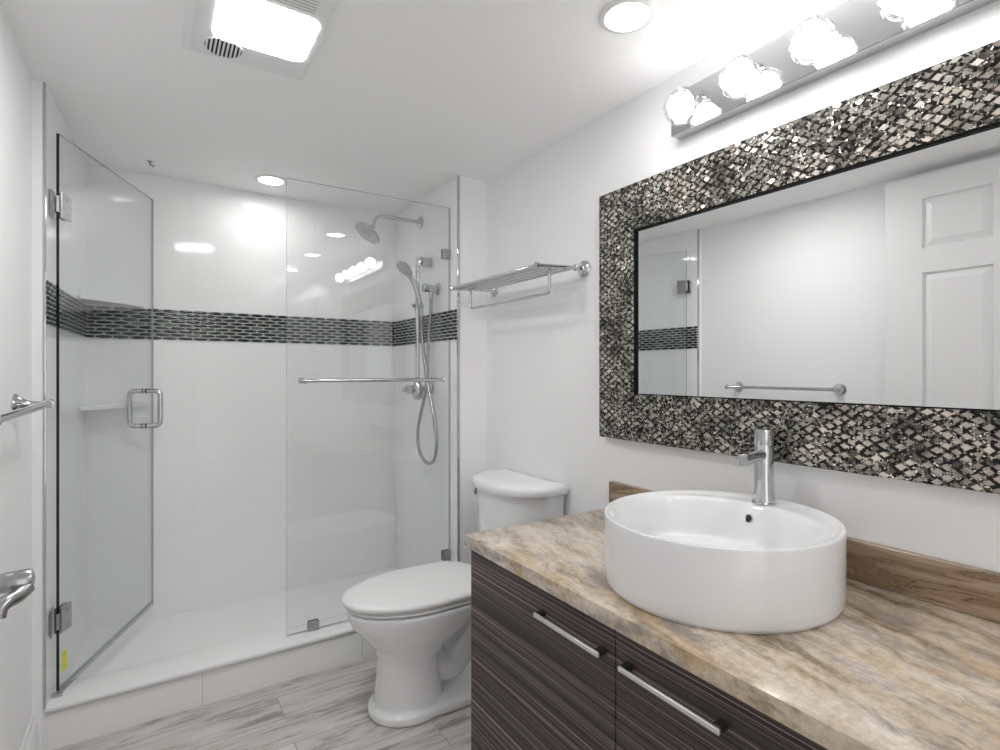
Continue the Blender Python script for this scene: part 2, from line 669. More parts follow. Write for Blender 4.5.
# ------------------------------------------------------------------ the room
b = BM(); box(b, XL - 0.1, XR + 0.1, YN - 0.1, YJ + 0.02, -0.05, 0)
struct('floor', b, M['floor'])
b = BM(); box(b, XL - 0.1, XR + 0.1, YN - 0.1, YB + 0.1, ZC, ZC + 0.08)
struct('ceiling', b, M['ceiling'])
b = BM(); box(b, XR, XR + 0.1, YN - 0.1, YJ + 0.02, 0, ZC)
struct('wall_right', b, M['wall'])
b = BM(); box(b, XL - 0.1, XL, YN - 0.1, YJ + 0.02, 0, ZC)
struct('wall_left', b, M['wall'])
# rear wall; its unseen doorway is added to let world light in as fill
DW0, DW1, DWZ = -0.20, 0.80, 2.05
b = BM()
box(b, XL - 0.1, DW0, YN - 0.1, YN, 0, ZC)
box(b, DW1, XR + 0.1, YN - 0.1, YN, 0, ZC)
box(b, DW0, DW1, YN - 0.1, YN, DWZ, ZC)
struct('wall_rear', b, M['wall'])
b = BM()  # casing around the added doorway
box(b, DW0 - 0.07, DW0, YN, YN + 0.015, 0, DWZ + 0.07, .003)
box(b, DW1, DW1 + 0.07, YN, YN + 0.015, 0, DWZ + 0.07, .003)
box(b, DW0, DW1, YN, YN + 0.015, DWZ, DWZ + 0.07, .003)
struct('trim_8', b, M['trim'])
# jamb return between the shower and the painted wall
b = BM(); box(b, TR + 0.012, XR, YJ, YJ + 0.1, 0, ZC)
struct('wall_jamb', b, M['wall'])
# tiled walls of the shower
b = BM(); box(b, XL - 0.1, XR + 0.1, YB, YB + 0.1, -0.05, ZC)
struct('wall_back', b, M['tile_x'])
b = BM()
loft(b, [[(XL - .1, YJ, z), (TL, YJ, z), (TLB, YB, z), (XL - .1, YB, z)] for z in (0.0, ZC)])
struct('wall_shower_left', b, M['tile_y'], angle=20)
b = BM(); box(b, XL - .01, TL - .006, YJ - .004, YJ, 0.0, ZC)
struct('wall_return', b, M['wall'])
b = BM(); box(b, TR, TR + 0.25, YJ + 0.001, YB, 0.0, ZC)
struct('wall_shower_right', b, M['tile_y'])

# curb: top slab over the tiled riser, with joints
b = BM()
for xa, xb in ((TL, 0.156), (0.159, 0.777), (0.780, TR)):
    box(b, xa, xb, YJ, YJ + 0.165, 0.0, 0.132, mat=0)
box(b, TL, TR, YJ + 0.002, YJ + 0.163, 0.0, 0.131, mat=1)
box(b, TL, TR, YJ - 0.004, YJ + 0.168, 0.132, 0.143, 0.002, 2, mat=0)
struct('trim_1', b, [M['curb_tile'], M['grout']])
b = BM(); box(b, TL, TR, YJ + 0.15, YB, 0.0, 0.055)
struct('floor_shower', b, M['pan'])
# polished metal profiles on the tile edges
b = BM(); box(b, TL - 0.006, TL + 0.003, YJ - 0.004, YJ + 0.006, 0.143, ZC, 0.0015)
struct('trim_2', b, M['chrome'])
b = BM(); box(b, TR - 0.003, TR + 0.009, YJ - 0.004, YJ + 0.006, 0.143, ZC, 0.0015)
struct('trim_3', b, M['chrome'])
b = BM(); box(b, TL + .001, TR, YJ - 0.007, YJ - 0.0005, 0.1235, 0.1325)
struct('trim_4', b, M['alu'])


# skirting, with a moulded top
def skirting(name, x, y0, y1, sx):
    b = BM()
    prof = [(0, 0), (0.016, 0), (0.016, 0.095), (0.013, 0.103), (0.013, 0.110), (0.008, 0.118), (0.007, 0.128), (0.003, 0.135), (0, 0.136)]
    rings = []
    for yy in (y0, y1):
        rings.append([(x + sx * px, yy, pz) for px, pz in prof])
    loft(b, rings)
    return struct(name, b, M['trim'], angle=25)


skirting('baseboard_left', XL, YN, YJ, 1)
skirting('baseboard_right', XR, 1.46, YJ, -1)


# mosaic band on the three tiled walls
def lens_tile(b, cx, cz, L, h, place):
    d = 0.0025
    out = [(-L / 2, 0.20 * h), (-L * .30, .40 * h), (-L * .12, .5 * h), (L * .12, .5 * h), (L * .30, .40 * h), (L / 2, .20 * h)]
    out += [(x, -z) for x, z in out[::-1]]
    lo = [b.verts.new(place(cx + x, cz + z, 0)) for x, z in out]
    hi = [b.verts.new(place(cx + x * .97, cz + z * .90, d)) for x, z in out]
    n = len(out)
    for k in range(n):
        b.faces.new((lo[k], lo[(k + 1) % n], hi[(k + 1) % n], hi[k])).material_index = 1
    top = [b.verts.new(place(cx + x * .6, cz + z * .45, d + 0.0012)) for x, z in out]
    for k in range(n):
        b.faces.new((hi[k], hi[(k + 1) % n], top[(k + 1) % n], top[k])).material_index = 1
    b.faces.new(top).material_index = 1


def band(name, u0, u1, place, grout):
    b = BM()
    if grout:
        box(b, *grout, B0, B1, mat=0)
    else:
        loft(b, [[(TL - .01, u0, z), (TL + .002, u0, z), (TLB + .002, u1, z), (TLB - .01, u1, z)] for z in (B0, B1)])
    rows = 9
    rh = (B1 - B0) / rows
    p = 0.0665
    for r in range(rows):
        off = 0 if r % 2 else p / 2
        n = int((u1 - u0) / p) + 2
        for k in range(-1, n):
            c = u0 + off + k * p + p / 2
            a_, b_ = max(c - p / 2 + .0016, u0 + .001), min(c + p / 2 - .0016, u1 - .001)
            if b_ - a_ < 0.012:
                continue
            lens_tile(b, (a_ + b_) / 2, B0 + (r + .5) * rh, b_ - a_, rh * 0.90, place)
    return struct(name, b, [M['grout'], M['mosaic']], angle=20)


band('trim_5', TLB, TR, lambda u, z, d: (u, YB - 0.002 - d, z), (TLB, TR, YB - 0.002, YB + 0.01))
band('trim_6', YJ + 0.004, YB, lambda u, z, d: (tlx(u) + 0.002 + d, u, z), None)
band('trim_7', YJ + 0.004, YB, lambda u, z, d: (TR - 0.002 - d, u, z), (TR - 0.002, TR + 0.01, YJ + 0.004, YB))

# shower ceiling hook and sprinkler pin
b = BM()
lathe(b, (-0.013, 2.94, ZC), (0, 0, -1), [(0, .011), (.003, .010), (.004, .004)], 16)
tube(b, smooth_path([(-0.013, 2.94, ZC - .003), (-0.012, 2.94, ZC - .014), (-0.004, 2.94, ZC - .020), (0.006, 2.94, ZC - .018)], 5), .005, 8)
tag(build('ceiling_hook', b, M['nickel'], origin=(-0.013, 2.94, ZC)), 'small dark metal hook screwed into the white ceiling above the shower', 'hook')

# ------------------------------------------------------------------ bathroom door lying open against the left wall
dr = thing('door_1', None, None, (-0.262, 0.80, 0.0))
dr['kind'] = 'structure'
b = BM()
dx0, dx1 = -0.280, -0.245
y0, y1, z0, z1 = 0.295, 1.205, 0.01, 2.195
stile = 0.152
mid = (y0 + y1) / 2
rows = [(0.25, 0.78), (0.92, 1.735), (1.85, 2.085)]
cols = [(y0 + stile, mid - 0.045), (mid + 0.045, y1 - stile)]
box(b, dx0, dx1 - 0.013, y0, y1, z0, z1)
# stiles and rails in front of the panel ground
for a_, c_ in ((y0, cols[0][0]), (cols[0][1], cols[1][0]), (cols[1][1], y1)):
    box(b, dx1 - 0.0135, dx1, a_, c_, z0, z1)
zs = [z0] + [v for r in rows for v in r] + [z1]
for k in range(0, len(zs), 2):
    for a_, c_ in cols:
        box(b, dx1 - 0.0135, dx1, a_, c_, zs[k], zs[k + 1])
struct('door_leaf', b, M['trim'], dr)
for (a_, c_) in cols:
    for (p0, p1) in rows:
        b = BM()
        mm = 0.038
        ring0 = [(dx1 - 0.0132, a_ + .006, p0 + .006), (dx1 - 0.0132, c_ - .006, p0 + .006), (dx1 - 0.0132, c_ - .006, p1 - .006), (dx1 - 0.0132, a_ + .006, p1 - .006)]
        ring1 = [(dx1 - 0.001, a_ + mm, p0 + mm), (dx1 - 0.001, c_ - mm, p0 + mm), (dx1 - 0.001, c_ - mm, p1 - mm), (dx1 - 0.001, a_ + mm, p1 - mm)]
        loft(b, [ring0, ring1])
        struct('door_panel', b, M['trim'], dr, angle=10)
b = BM()
ly, lz_ = 1.108, 0.945
lathe(b, (dx1, ly, lz_), (1, 0, 0), [(0, .032), (.006, .032), (.010, .027), (.012, .0145), (.050, .0145), (.052, .0155), (.081, .0165), (.086, .0135), (.088, .006), (.0885, 0)], 28)
lp = smooth_path([(-.166, ly - .006, lz_ - .010), (-.174, ly - .022, lz_ - .016), (-.184, ly - .038, lz_ - .018), (-.189, ly - .047, lz_ - .024), (-.190, ly - .051, lz_ - .036)], 7)
tube(b, lp, [.0118 - .0028 * (k / (len(lp) - 1)) for k in range(len(lp))], 18)
struct('door_lever', b, M['nickel'], dr)
for zh in (0.25, 1.1, 1.95):
    b = BM()
    tube(b, [(dx1, y0 - 0.006, zh - .05), (dx1, y0 - 0.006, zh + .05)], .007, 10)
    struct('door_hinge', b, M['nickel'], dr)

# ------------------------------------------------------------------ vanity cabinet
CX = 0.815
vt = thing('vanity_cabinet', 'dark brown wood-grain vanity cabinet under the marble worktop', 'cabinet', (1.11, 0.82, 0))
CY0, CY1 = 0.205, 1.428
b = BM()
box(b, CX + 0.022, XR - 0.002, CY0, CY0 + 0.018, 0.10, 0.735)
box(b, CX + 0.022, XR - 0.002, CY1 - 0.018, CY1, 0.10, 0.735)
box(b, CX + 0.022, XR - 0.002, CY0, CY1, 0.10, 0.118)
box(b, XR - 0.012, XR - 0.002, CY0, CY1, 0.10, 0.735)
box(b, CX + 0.022, CX + 0.04, CY0, CY1, 0.700, 0.735)
box(b, CX + 0.022, XR - 0.002, 0.809, 0.827, 0.10, 0.70)
part('body', b, M['wenge'], vt)
b = BM(); box(b, CX + 0.07, CX + 0.085, CY0 + .01, CY1 - .01, 0.0, 0.10)
box(b, XR - 0.03, XR - 0.015, CY0 + .01, CY1 - .01, 0.0, 0.10)
part('plinth', b, M['wenge'], vt)
for (a_, c_, h0, h1) in ((0.8195, CY1, 0.842, 1.072), (CY0, 0.8165, 0.553, 0.785)):
    b = BM()
    box(b, CX, CX + 0.020, a_, c_, 0.108, 0.729, 0.0008, 1)
    d = part('door', b, M['wenge'], vt)
    hb = BM()
    zz = 0.671
    n = 8
    pts = [(CX - 0.0245, h0 + 0.001, zz), (CX - 0.0245, h1 - 0.001, zz)]
    box(hb, CX - 0.028, CX - 0.021, h0, h1, zz - 0.0055, zz + 0.0055, 0.0025, 3)
    h = part('handle', hb, M['satin'], d, 'pale satin metal bar handle')
    for hy in (h0 + 0.009, h1 - 0.009):
        hb = BM()
        box(hb, CX - 0.022, CX - 0.0002, hy - 0.008, hy + 0.008, zz - 0.005, zz + 0.007, 0.001, 1)
        part('handle_post', hb, M['darkmount'], h if False else d, 'dark handle mount')

# worktop
b = BM()
box(b, 0.800, XR - 0.001, 0.185, 1.443, 0.7365, 0.772, 0.0015, 2)
tag(build('worktop', b, M['marble'], origin=(1.11, 0.82, 0.7365)), 'beige and brown veined marble worktop lying on the dark vanity cabinet', 'countertop')
b = BM()
box(b, XR - 0.021, XR - 0.001, 0.185, 1.443, 0.7725, 0.868, 0.001, 1)
tag(build('backsplash', b, M['splash'], origin=(XR - .01, 0.82, 0.7725)), 'low brown marble upstand along the wall behind the white basin', 'backsplash')

# ------------------------------------------------------------------ basin
SX, SY, SA, SB, SZ, SH = 1.120, 0.790, 0.2535, 0.270, 0.7725, 0.162
sk = thing('vessel_basin', 'white round ceramic vessel basin sitting on the marble worktop', 'sink', (SX, SY, SZ))
b = BM()
seg = 128


def ring(rho, z, dz=None):
    return [(SX + SB * rho * math.cos(2 * PI * k / seg), SY + SA * rho * math.sin(2 * PI * k / seg), (z if dz is None else dz(SX + SB * rho * math.cos(2 * PI * k / seg), SY + SA * rho * math.sin(2 * PI * k / seg)))) for k in range(seg)]


def sstep(a, b_, x):
    t = max(0, min(1, (x - a) / (b_ - a)))
    return t * t * (3 - 2 * t)


TOPZ = SZ + SH


def inner(x, y):
    """inside surface: tap ledge at the wall side, bowl elsewhere"""
    q = math.hypot((x - SX) / SB, (y - SY) / SA)
    # bowl as an ellipse pushed to the front
    bx = (x - (SX - 0.026)) / 0.222
    by = (y - SY) / 0.243
    rr = math.hypot(bx, by)
    wall = sstep(1.0, 0.80, rr)
    bowl = wall * (0.088 + 0.022 * (1 - min(rr, 1) ** 2))
    lip = sstep(0.965, 0.93, q) * 0.006
    return TOPZ - 0.001 - lip - bowl


R = [ring(0.960, SZ), ring(0.970, SZ), ring(0.975, SZ + 0.003), ring(0.992, SZ + 0.005), ring(0.998, SZ + 0.012), ring(1.0, SZ + 0.03), ring(1.0, TOPZ - 0.006), ring(0.999, TOPZ - 0.003), ring(0.995, TOPZ - 0.0008), ring(0.988, TOPZ), ring(0.976, TOPZ - 0.0006)]
nr = 46
for k in range(nr):
    R.append(ring(0.962 * (1 - k / nr), 0, inner))
loft(b, R, cap=False)
b.verts.ensure_lookup_table()
b.faces.new([v for v in b.verts][:seg][::-1])
last = list(b.verts)[-seg:]
b.faces.new(last)
part('bowl', b, M['porcelain'], sk, angle=60)
# overflow hole in the back slope of the bowl; its shade is a dark disc
hx, hy = 1.24, 0.822
while inner(hx, hy) < 0.890:
    hx += .0005
zz = inner(hx, hy)
nrm = Vector((inner(hx - .004, hy) - inner(hx + .004, hy), 0, 0.008)).normalized()
b = BM()
lathe(b, Vector((hx, hy, zz)) - nrm * .002, nrm, [(0, .0115), (.003, .0115), (.0038, .0095), (.0030, .0088), (.0028, 0)], 28)
bm_mats = [M['chrome'], M['dark']]
for f in b.faces:
    c = f.calc_center_median()
    if (c - Vector((hx, hy, zz))).cross(nrm).length < .0089 and (c - Vector((hx, hy, zz))).dot(nrm) > 0:
        f.material_index = 1
part('overflow_hole', b, bm_mats, sk, 'small round overflow hole with a chrome ring, shade inside painted dark')
b = BM()
zz = inner(SX - .02, SY)
lathe(b, (SX - .02, SY, zz - .001), (0, 0, 1), [(0, .030), (.003, .030), (.005, .026), (.007, .024), (.010, .014), (.011, 0)], 32)
part('drain_plug', b, M['chrome'], sk, 'chrome drain plug')

# tap
fx_, fy_ = 1.340, 0.808
fz = inner(fx_, fy_)
ft = thing('basin_tap', 'chrome cylindrical mixer tap on the rear ledge of the white basin', 'faucet', (fx_, fy_, fz + .0005))
b = BM()
lathe(b, (fx_, fy_, fz + .0005), (0, 0, 1), [(0, .030), (.003, .030), (.005, .0275), (.030, .0245), (.06, .0235), (.150, .0235), (.152, .0225), (.1535, .0225)], 40)
part('tap_body', b, M['chrome'], ft)
b = BM()
lathe(b, (fx_, fy_, fz + .154), (0, 0, 1), [(0, .0235), (.001, .0240), (.036, .0240), (.038, .0225), (.039, .0)], 40)
hd = part('tap_handle', b, M['chrome'], ft)
b = BM()
tube(b, [(fx_ - .015, fy_ + .004, fz + .188), (fx_ - .055, fy_ + .012, fz + .200)], .0035, 12)
b2 = (fx_, fy_)
b.free()
b = BM()
sd = Vector((-1, -0.10, -0.05)).normalized()
c0 = Vector((fx_, fy_, fz + .128)) + sd * .018
lathe(b, c0, sd, [(0, .0155), (.092, .0155), (.094, .0150), (.0945, .0135), (.090, .0125), (.089, 0)], 32)
part('spout', b, M['chrome'], ft)

# ------------------------------------------------------------------ framed mirror
FX = 1.390
mr = thing('framed_mirror', 'large wall mirror in a wide glittering diamond-chip mosaic frame', 'mirror', (XR, 0.79, 1.03))
oy0, oy1, oz0, oz1 = 0.10, 1.480, 1.030, 1.920
iy0, iy1, iz0, iz1 = 0.272, 1.308, 1.192, 1.760
b = BM()


def frame_ring(x, oy0, oy1, oz0, oz1):
    return [(x, oy0, oz0), (x, oy1, oz0), (x, oy1, oz1), (x, oy0, oz1)]


loft(b, [frame_ring(XR - .001, oy0 + .01, oy1 - .01, oz0 + .01, oz1 - .01), frame_ring(XR - .012, oy0 + .002, oy1 - .002, oz0 + .002, oz1 - .002), frame_ring(FX + .002, oy0, oy1, oz0, oz1), frame_ring(FX, oy0 + .002, oy1 - .002, oz0 + .002, oz1 - .002),
         frame_ring(FX + .001, iy0, iy1, iz0, iz1), frame_ring(FX + .012, iy0, iy1, iz0, iz1)], cap=False)
part('frame', b, M['crackle'], mr, angle=20)
b = BM()
for (a_, c_, e_, g_) in ((iy0, iy0 + .008, iz0, iz1), (iy1 - .008, iy1, iz0, iz1), (iy0, iy1, iz0, iz0 + .003), (iy0, iy1, iz1 - .007, iz1)):
    box(b, FX + .0005, FX + .016, a_, c_, e_, g_)
part('inner_lip', b, M['black'], mr, 'narrow black inner edge')
b = BM(); box(b, FX + .008, FX + .012, iy0 + .001, iy1 - .001, iz0 + .001, iz1 - .001)
part('mirror_glass', b, M['mirror'], mr)

# ------------------------------------------------------------------ light bar over the mirror
PX = 1.380
lb = thing('vanity_light_bar', 'chrome wall light bar with faceted crystal shades above the mirror', 'light fixture', (XR, 0.67, 2.0))
b = BM()
box(b, PX, XR - .0005, 0.210, 1.141, 2.0145, 2.145, 0.0015, 1)
part('back_plate', b, M['chrome'], lb, angle=20)
b = BM()
gl0 = None
for k in range(5):
    gy = 1.056 - 0.1905 * k
    gx, gz = PX - 0.058, 2.060
    # faceted crystal shade: ten-sided, cut facets
    s = BM()
    prof = [(-.050, .020), (-.034, .041), (-.006, .052), (.020, .048), (.040, .030), (.046, .012)]
    ns = 9
    rings_ = []
    for j, (dz, r) in enumerate(prof):
        ph = (j % 2) * PI / ns
        rings_.append([s.verts.new((gx + r * math.cos(2 * PI * i / ns + ph), gy + r * math.sin(2 * PI * i / ns + ph), gz + dz)) for i in range(ns)])
    for j in range(len(prof) - 1):
        A_, B_ = rings_[j], rings_[j + 1]
        for i in range(ns):
            if j % 2 == 0:
                s.faces.new((A_[i], A_[(i + 1) % ns], B_[i]))
                s.faces.new((A_[(i + 1) % ns], B_[(i + 1) % ns], B_[i]))
            else:
                s.faces.new((A_[i], B_[(i + 1) % ns], B_[i]))
                s.faces.new((A_[i], A_[(i + 1) % ns], B_[(i + 1) % ns]))
    s.faces.new(rings_[0][::-1]); s.faces.new(rings_[-1])
    sh = part('crystal_shade', s, M['crystal'], lb, angle=5)
    s = BM()
    lathe(s, (gx, gy, gz - .036), (0, 0, 1), [(0, 0), (.002, .018), (.014, .031), (.034, .038), (.054, .035), (.070, .020), (.074, 0)], 24)
    part('bulb', s, M['globe'], sh, 'glowing white bulb')
    s = BM()
    lathe(s, (gx, gy, gz + .046), (0, 0, 1), [(0, .012), (.004, .012), (.008, .008), (.013, .003)], 20)
    tube(s, smooth_path([(gx, gy, gz + .052), (gx + .020, gy, gz + .062), (gx + .0575, gy, gz + .045)], 6), .005, 10)
    part('lamp_arm', s, M['chrome'], lb)

# ------------------------------------------------------------------ ceiling fixtures
def downlight(x, y, label):
    t = thing('recessed_downlight', label, 'ceiling light', (x, y, ZC), 'recessed round ceiling downlights')
    b = BM()
    n = 44
    def circ(r, z):
        return [(x + r * math.cos(2 * PI * k / n), y + r * math.sin(2 * PI * k / n), z) for k in range(n)]
    loft(b, [circ(.076, ZC - .0003), circ(.076, ZC - .004), circ(.072, ZC - .007), circ(.060, ZC - .008), circ(.055, ZC - .004), circ(.055, ZC - .0005)], cap=False)
    part('trim_ring', b, M['white_plastic'], t)
    b = BM()
    lathe(b, (x, y, ZC - .0004), (0, 0, -1), [(0, .0548), (.0015, .0545), (.002, 0)], 36)
    part('lens', b, M['can'], t, 'glowing white lens')
    return t


downlight(1.077, 1.037, 'round recessed ceiling downlight nearest the vanity light bar, beside the wall')
downlight(0.497, 2.895, 'round recessed downlight in the ceiling inside the shower')
downlight(1.10, 0.28, 'round recessed downlight seen only as a reflection in the shower glass')
downlight(1.10, -0.50, 'round recessed downlight farthest from the shower, seen only reflected')

fn = thing('ceiling_fan_light', 'white rectangular ceiling fan light with a glowing panel and a round speaker grille', 'ceiling fan light', (0.245, 1.58, ZC))
b = BM()
zt = ZC - .018
ux0, ux1, uy0, uy1 = 0.070, 0.412, 1.28, 1.850
def rect(x0, x1, y0, y1, z):
    return [(x0, y0, z), (x1, y0, z), (x1, y1, z), (x0, y1, z)]
def rrect(x0, x1, y0, y1, r, z, n=8):
    o_ = []
    for cx, cy, a0 in ((x1 - r, y1 - r, 0), (x0 + r, y1 - r, 90), (x0 + r, y0 + r, 180), (x1 - r, y0 + r, 270)):
        for k in range(n + 1):
            a_ = math.radians(a0 + 90 * k / n)
            o_.append((cx + r * math.cos(a_), cy + r * math.sin(a_), z))
    return o_
loft(b, [rrect(ux0, ux1, uy0, uy1, .006, ZC - .0005), rrect(ux0, ux1, uy0, uy1, .006, ZC - .004), rrect(ux0 + .020, ux1 - .012, uy0 + .018, uy1 - .030, .006, zt)])
part('housing', b, M['white_plastic'], fn, angle=15)
b = BM()
loft(b, [rrect(.138, .386, 1.484, 1.718, .035, zt + .001), rrect(.138, .386, 1.484, 1.718, .035, zt - .0012), rrect(.146, .378, 1.492, 1.710, .03, zt - .0022)])
part('light_panel', b, M['panel'], fn, 'glowing white light panel', angle=50)
gcx, gcy, gr_ = 0.172, 1.760, .050
b = BM()  # flat disc, the shade behind the grille put into its colour
lathe(b, (gcx, gcy, zt), (0, 0, -1), [(0, gr_), (.0008, gr_), (.001, 0)], 40)
part('speaker_shade_disc', b, M['dark'], fn, 'dark disc painted as the shade in the round speaker opening')
b = BM()
for k in range(-4, 5):
    xx = gcx + k * 0.0108
    hh = math.sqrt(max(gr_ ** 2 - (k * 0.0108) ** 2, 0))
    box(b, xx - .0025, xx + .0025, gcy - hh, gcy + hh, zt - .004, zt - .0008)
seg_ = 40
ro = [(gcx + (gr_ + .003) * math.cos(2 * PI * k / seg_), gcy + (gr_ + .003) * math.sin(2 * PI * k / seg_)) for k in range(seg_)]
ri = [(gcx + (gr_ - .001) * math.cos(2 * PI * k / seg_), gcy + (gr_ - .001) * math.sin(2 * PI * k / seg_)) for k in range(seg_)]
loft(b, [[(x, y, zt) for x, y in ro], [(x, y, zt - .003) for x, y in ro], [(x, y, zt - .003) for x, y in ri], [(x, y, zt - .0005) for x, y in ri]], cap=False)
part('speaker_grille', b, M['white_plastic'], fn)
b = BM()  # raised grey strips, the shade of the slots put into their colour
for k in range(12):
    yy = 1.462 - k * 0.0125
    box(b, .15, .358, yy - .0018, yy + .0018, zt - .0006, zt + .001)
part('air_slots', b, M['grey_rubber'], fn, 'row of fine air slots, their shade drawn as grey strips')

# ------------------------------------------------------------------ shower glass
GY = 2.420
pn = thing('glass_screen', 'fixed clear glass shower panel standing on the white curb', 'glass panel', ((0.478 + TR) / 2, GY, 0.143))


def glass_slab(b, p0, p1, z0, z1, th, bright_edge):
    """p0-p1 = plan line; slot 1 = edge material"""
    d = (Vector(p1) - Vector(p0)).normalized()
    n = Vector((d.y, -d.x)) * th / 2
    c = [Vector(p0) + n, Vector(p1) + n, Vector(p1) - n, Vector(p0) - n]
    lo = [b.verts.new((*q, z0)) for q in c]
    hi = [b.verts.new((*q, z1)) for q in c]
    for k in range(4):
        f = b.faces.new((lo[k], lo[(k + 1) % 4], hi[(k + 1) % 4], hi[k]))
        f.material_index = 0 if k in (0, 2) else 1
    f = b.faces.new(lo[::-1]); f.material_index = 1
    f = b.faces.new(hi); f.material_index = 1


M['soft_edge'] = simple('grey_green_glass_edge', (0.40, 0.43, 0.42), 0.15)  # lighter copy for edges without the painted dark internal reflection
b = BM()
glass_slab(b, (0.478, GY), (TR - 0.004, GY), 0.146, 2.096, 0.0095, True)
part('glass_pane', b, [M['glass'], M['soft_edge']], pn)
for (cx, cz, sx_, sz_) in ((0.588, 0.163, .046, .040), (1.236, 1.861, .044, .048), (1.236, 0.350, .044, .048)):
    b = BM()
    box(b, cx - sx_ / 2, cx + sx_ / 2, GY - .013, GY - .0048, cz - sz_ / 2, cz + sz_ / 2, .001, 1)
    box(b, cx - sx_ / 2, cx + sx_ / 2, GY + .0048, GY + .013, cz - sz_ / 2, cz + sz_ / 2, .001, 1)
    part('glass_clamp', b, M['nickel'], pn, 'square metal clamp')
b = BM()
box(b, TR - .0045, TR - .0002, GY - .006, GY + .006, 0.146, 2.096)
part('wall_seal', b, M['grey_rubber'], pn)

# towel bar through the fixed panel
tb = thing('shower_towel_bar', 'slim chrome towel bar across the fixed shower glass panel', 'towel bar', (0.86, GY, 1.232))
b = BM()
bz, by = 1.232, 2.365
tube(b, [(0.526, by, bz), (1.190, by, bz)], .0085, 16)
lathe(b, (0.526, by, bz), (-1, 0, 0), [(0, .0085), (.001, .012), (.006, .013), (.011, .009), (.012, 0)], 20)
lathe(b, (1.190, by, bz), (1, 0, 0), [(0, .0085), (.001, .012), (.006, .013), (.011, .009), (.012, 0)], 20)
part('bar', b, M['chrome'], tb)
for px in (0.552, 1.166):
    b = BM()
    tube(b, [(px, by, bz), (px, GY - .006, bz)], .007, 12)
    lathe(b, (px, GY - .0055, bz), (0, -1, 0), [(0, .014), (.004, .014), (.006, .010)], 20)
    lathe(b, (px, GY + .0055, bz), (0, 1, 0), [(0, .014), (.004, .014), (.006, .010), (.0065, 0)], 20)
    part('bar_post', b, M['chrome'], tb)

# swung-open glass door
HX, HY = -0.270, 2.432
dd = Vector((0.374, 0.927)).normalized()
nn = Vector((dd.y, -dd.x))
gd = thing('shower_door', 'clear glass shower door swung open into the shower on its left hinges', 'shower door', (HX, HY, 0.15))
D0 = Vector((-0.2800, 2.412))
b = BM()
p0 = D0; p1 = D0 + dd * 0.738
glass_slab(b, p0, p1, 0.158, 2.101, 0.0095, False)
# hinge edge keeps the painted dark reflection; far edges take the lighter copy
dm = []
for f in b.faces:
    c = f.calc_center_median()
    if f.material_index == 1 and (Vector((c.x, c.y)) - p0).length > 0.02:
        f.material_index = 2
part('glass_pane', b, [M['glass'], M['glass_edge'], M['soft_edge']], gd)
b = BM()
a0 = p0 + dd * .004; a1 = p1 - dd * .002
c = [a0 + nn * .007, a1 + nn * .007, a1 - nn * .007, a0 - nn * .007]
loft(b, [[(*q, 0.146) for q in c], [(*q, 0.163) for q in c]])
part('bottom_seal', b, thin_glass('clear_vinyl', (0.80, 0.82, 0.82), 1.5, 0.15), gd, 'clear plastic sweep along the bottom edge')


def door_pt(s, off, z):
    q = D0 + dd * s + nn * off
    return Vector((q.x, q.y, z))


for hz in (1.854, 0.400):
    b = BM()
    rot = Matrix.Rotation(math.atan2(dd.y, dd.x), 3, 'Z')
    for side in (-1, 1):
        cpt = door_pt(0.030, side * 0.0085, hz)
        vs = box(b, cpt.x - .030, cpt.x + .030, cpt.y - .0035, cpt.y + .0035, hz - .045, hz + .045, .001, 1, rot=rot, piv=cpt)
    cpt = door_pt(-0.002, 0, hz)
    tube(b, [(cpt.x, cpt.y, hz - .028), (cpt.x, cpt.y, hz + .028)], .0075, 14)
    box(b, tlx(2.42) + .0006, tlx(2.42) + .006, 2.385, 2.440, hz - .045, hz + .045, .001, 1)
    h = part('hinge', b, M['nickel'], gd)
    b = BM()
    for side in (-1, 1):
        for zo in (-.026, .026):
            q = door_pt(0.036, side * 0.0118, hz + zo)
            lathe(b, q, (nn.x * side, nn.y * side, 0), [(0, .0055), (.0015, .0050), (.0018, 0)], 12)
    part('hinge_screws', b, M['nickel'], h)
# D pull handles, one on each side
for side in (1, -1):
    b = BM()
    q = []
    hs, r_, hh, dep = 0.660, .022, .082, .066
    zc = 1.098
    off0 = .005
    q.append(door_pt(hs, side * off0, zc + hh))
    for k in range(7):
        a_ = PI / 2 * k / 6
        q.append(door_pt(hs, side * (dep - r_ + r_ * math.sin(a_)), zc + hh - r_ + r_ * math.cos(a_)))
    for k in range(7):
        a_ = PI / 2 * k / 6
        q.append(door_pt(hs, side * (dep - r_ + r_ * math.cos(a_)), zc - hh + r_ - r_ * math.sin(a_)))
    q.append(door_pt(hs, side * off0, zc - hh))
    tube(b, q, .0115, 16)
    part('pull_handle', b, M['chrome'], gd)
    b = BM()
    for zz in (zc + hh, zc - hh):
        lathe(b, door_pt(hs, side * .0052, zz), (nn.x * side, nn.y * side, 0), [(0, .0125), (.004, .0125), (.0045, .0095)], 20)
    part('handle_washer', b, M['black'], gd, 'black washers against the glass')
b = BM()
# paper sticker on the glass near the bottom hinge corner
q = [door_pt(.014, .0056, .215), door_pt(.040, .0056, .215), door_pt(.040, .0056, .285), door_pt(.014, .0056, .285)]
q2 = [p + Vector((nn.x, nn.y, 0)) * .0004 for p in q]
loft(b, [q, q2])
part('sticker', b, M['sticker'], gd, 'small yellow sticker')
b = BM()
cpt = (-.272, 2.425)
box(b, tlx(2.45) + .001, -.266, 2.395, 2.430, .1432, .1462)
part('pivot_plate', b, M['grey_rubber'], gd)

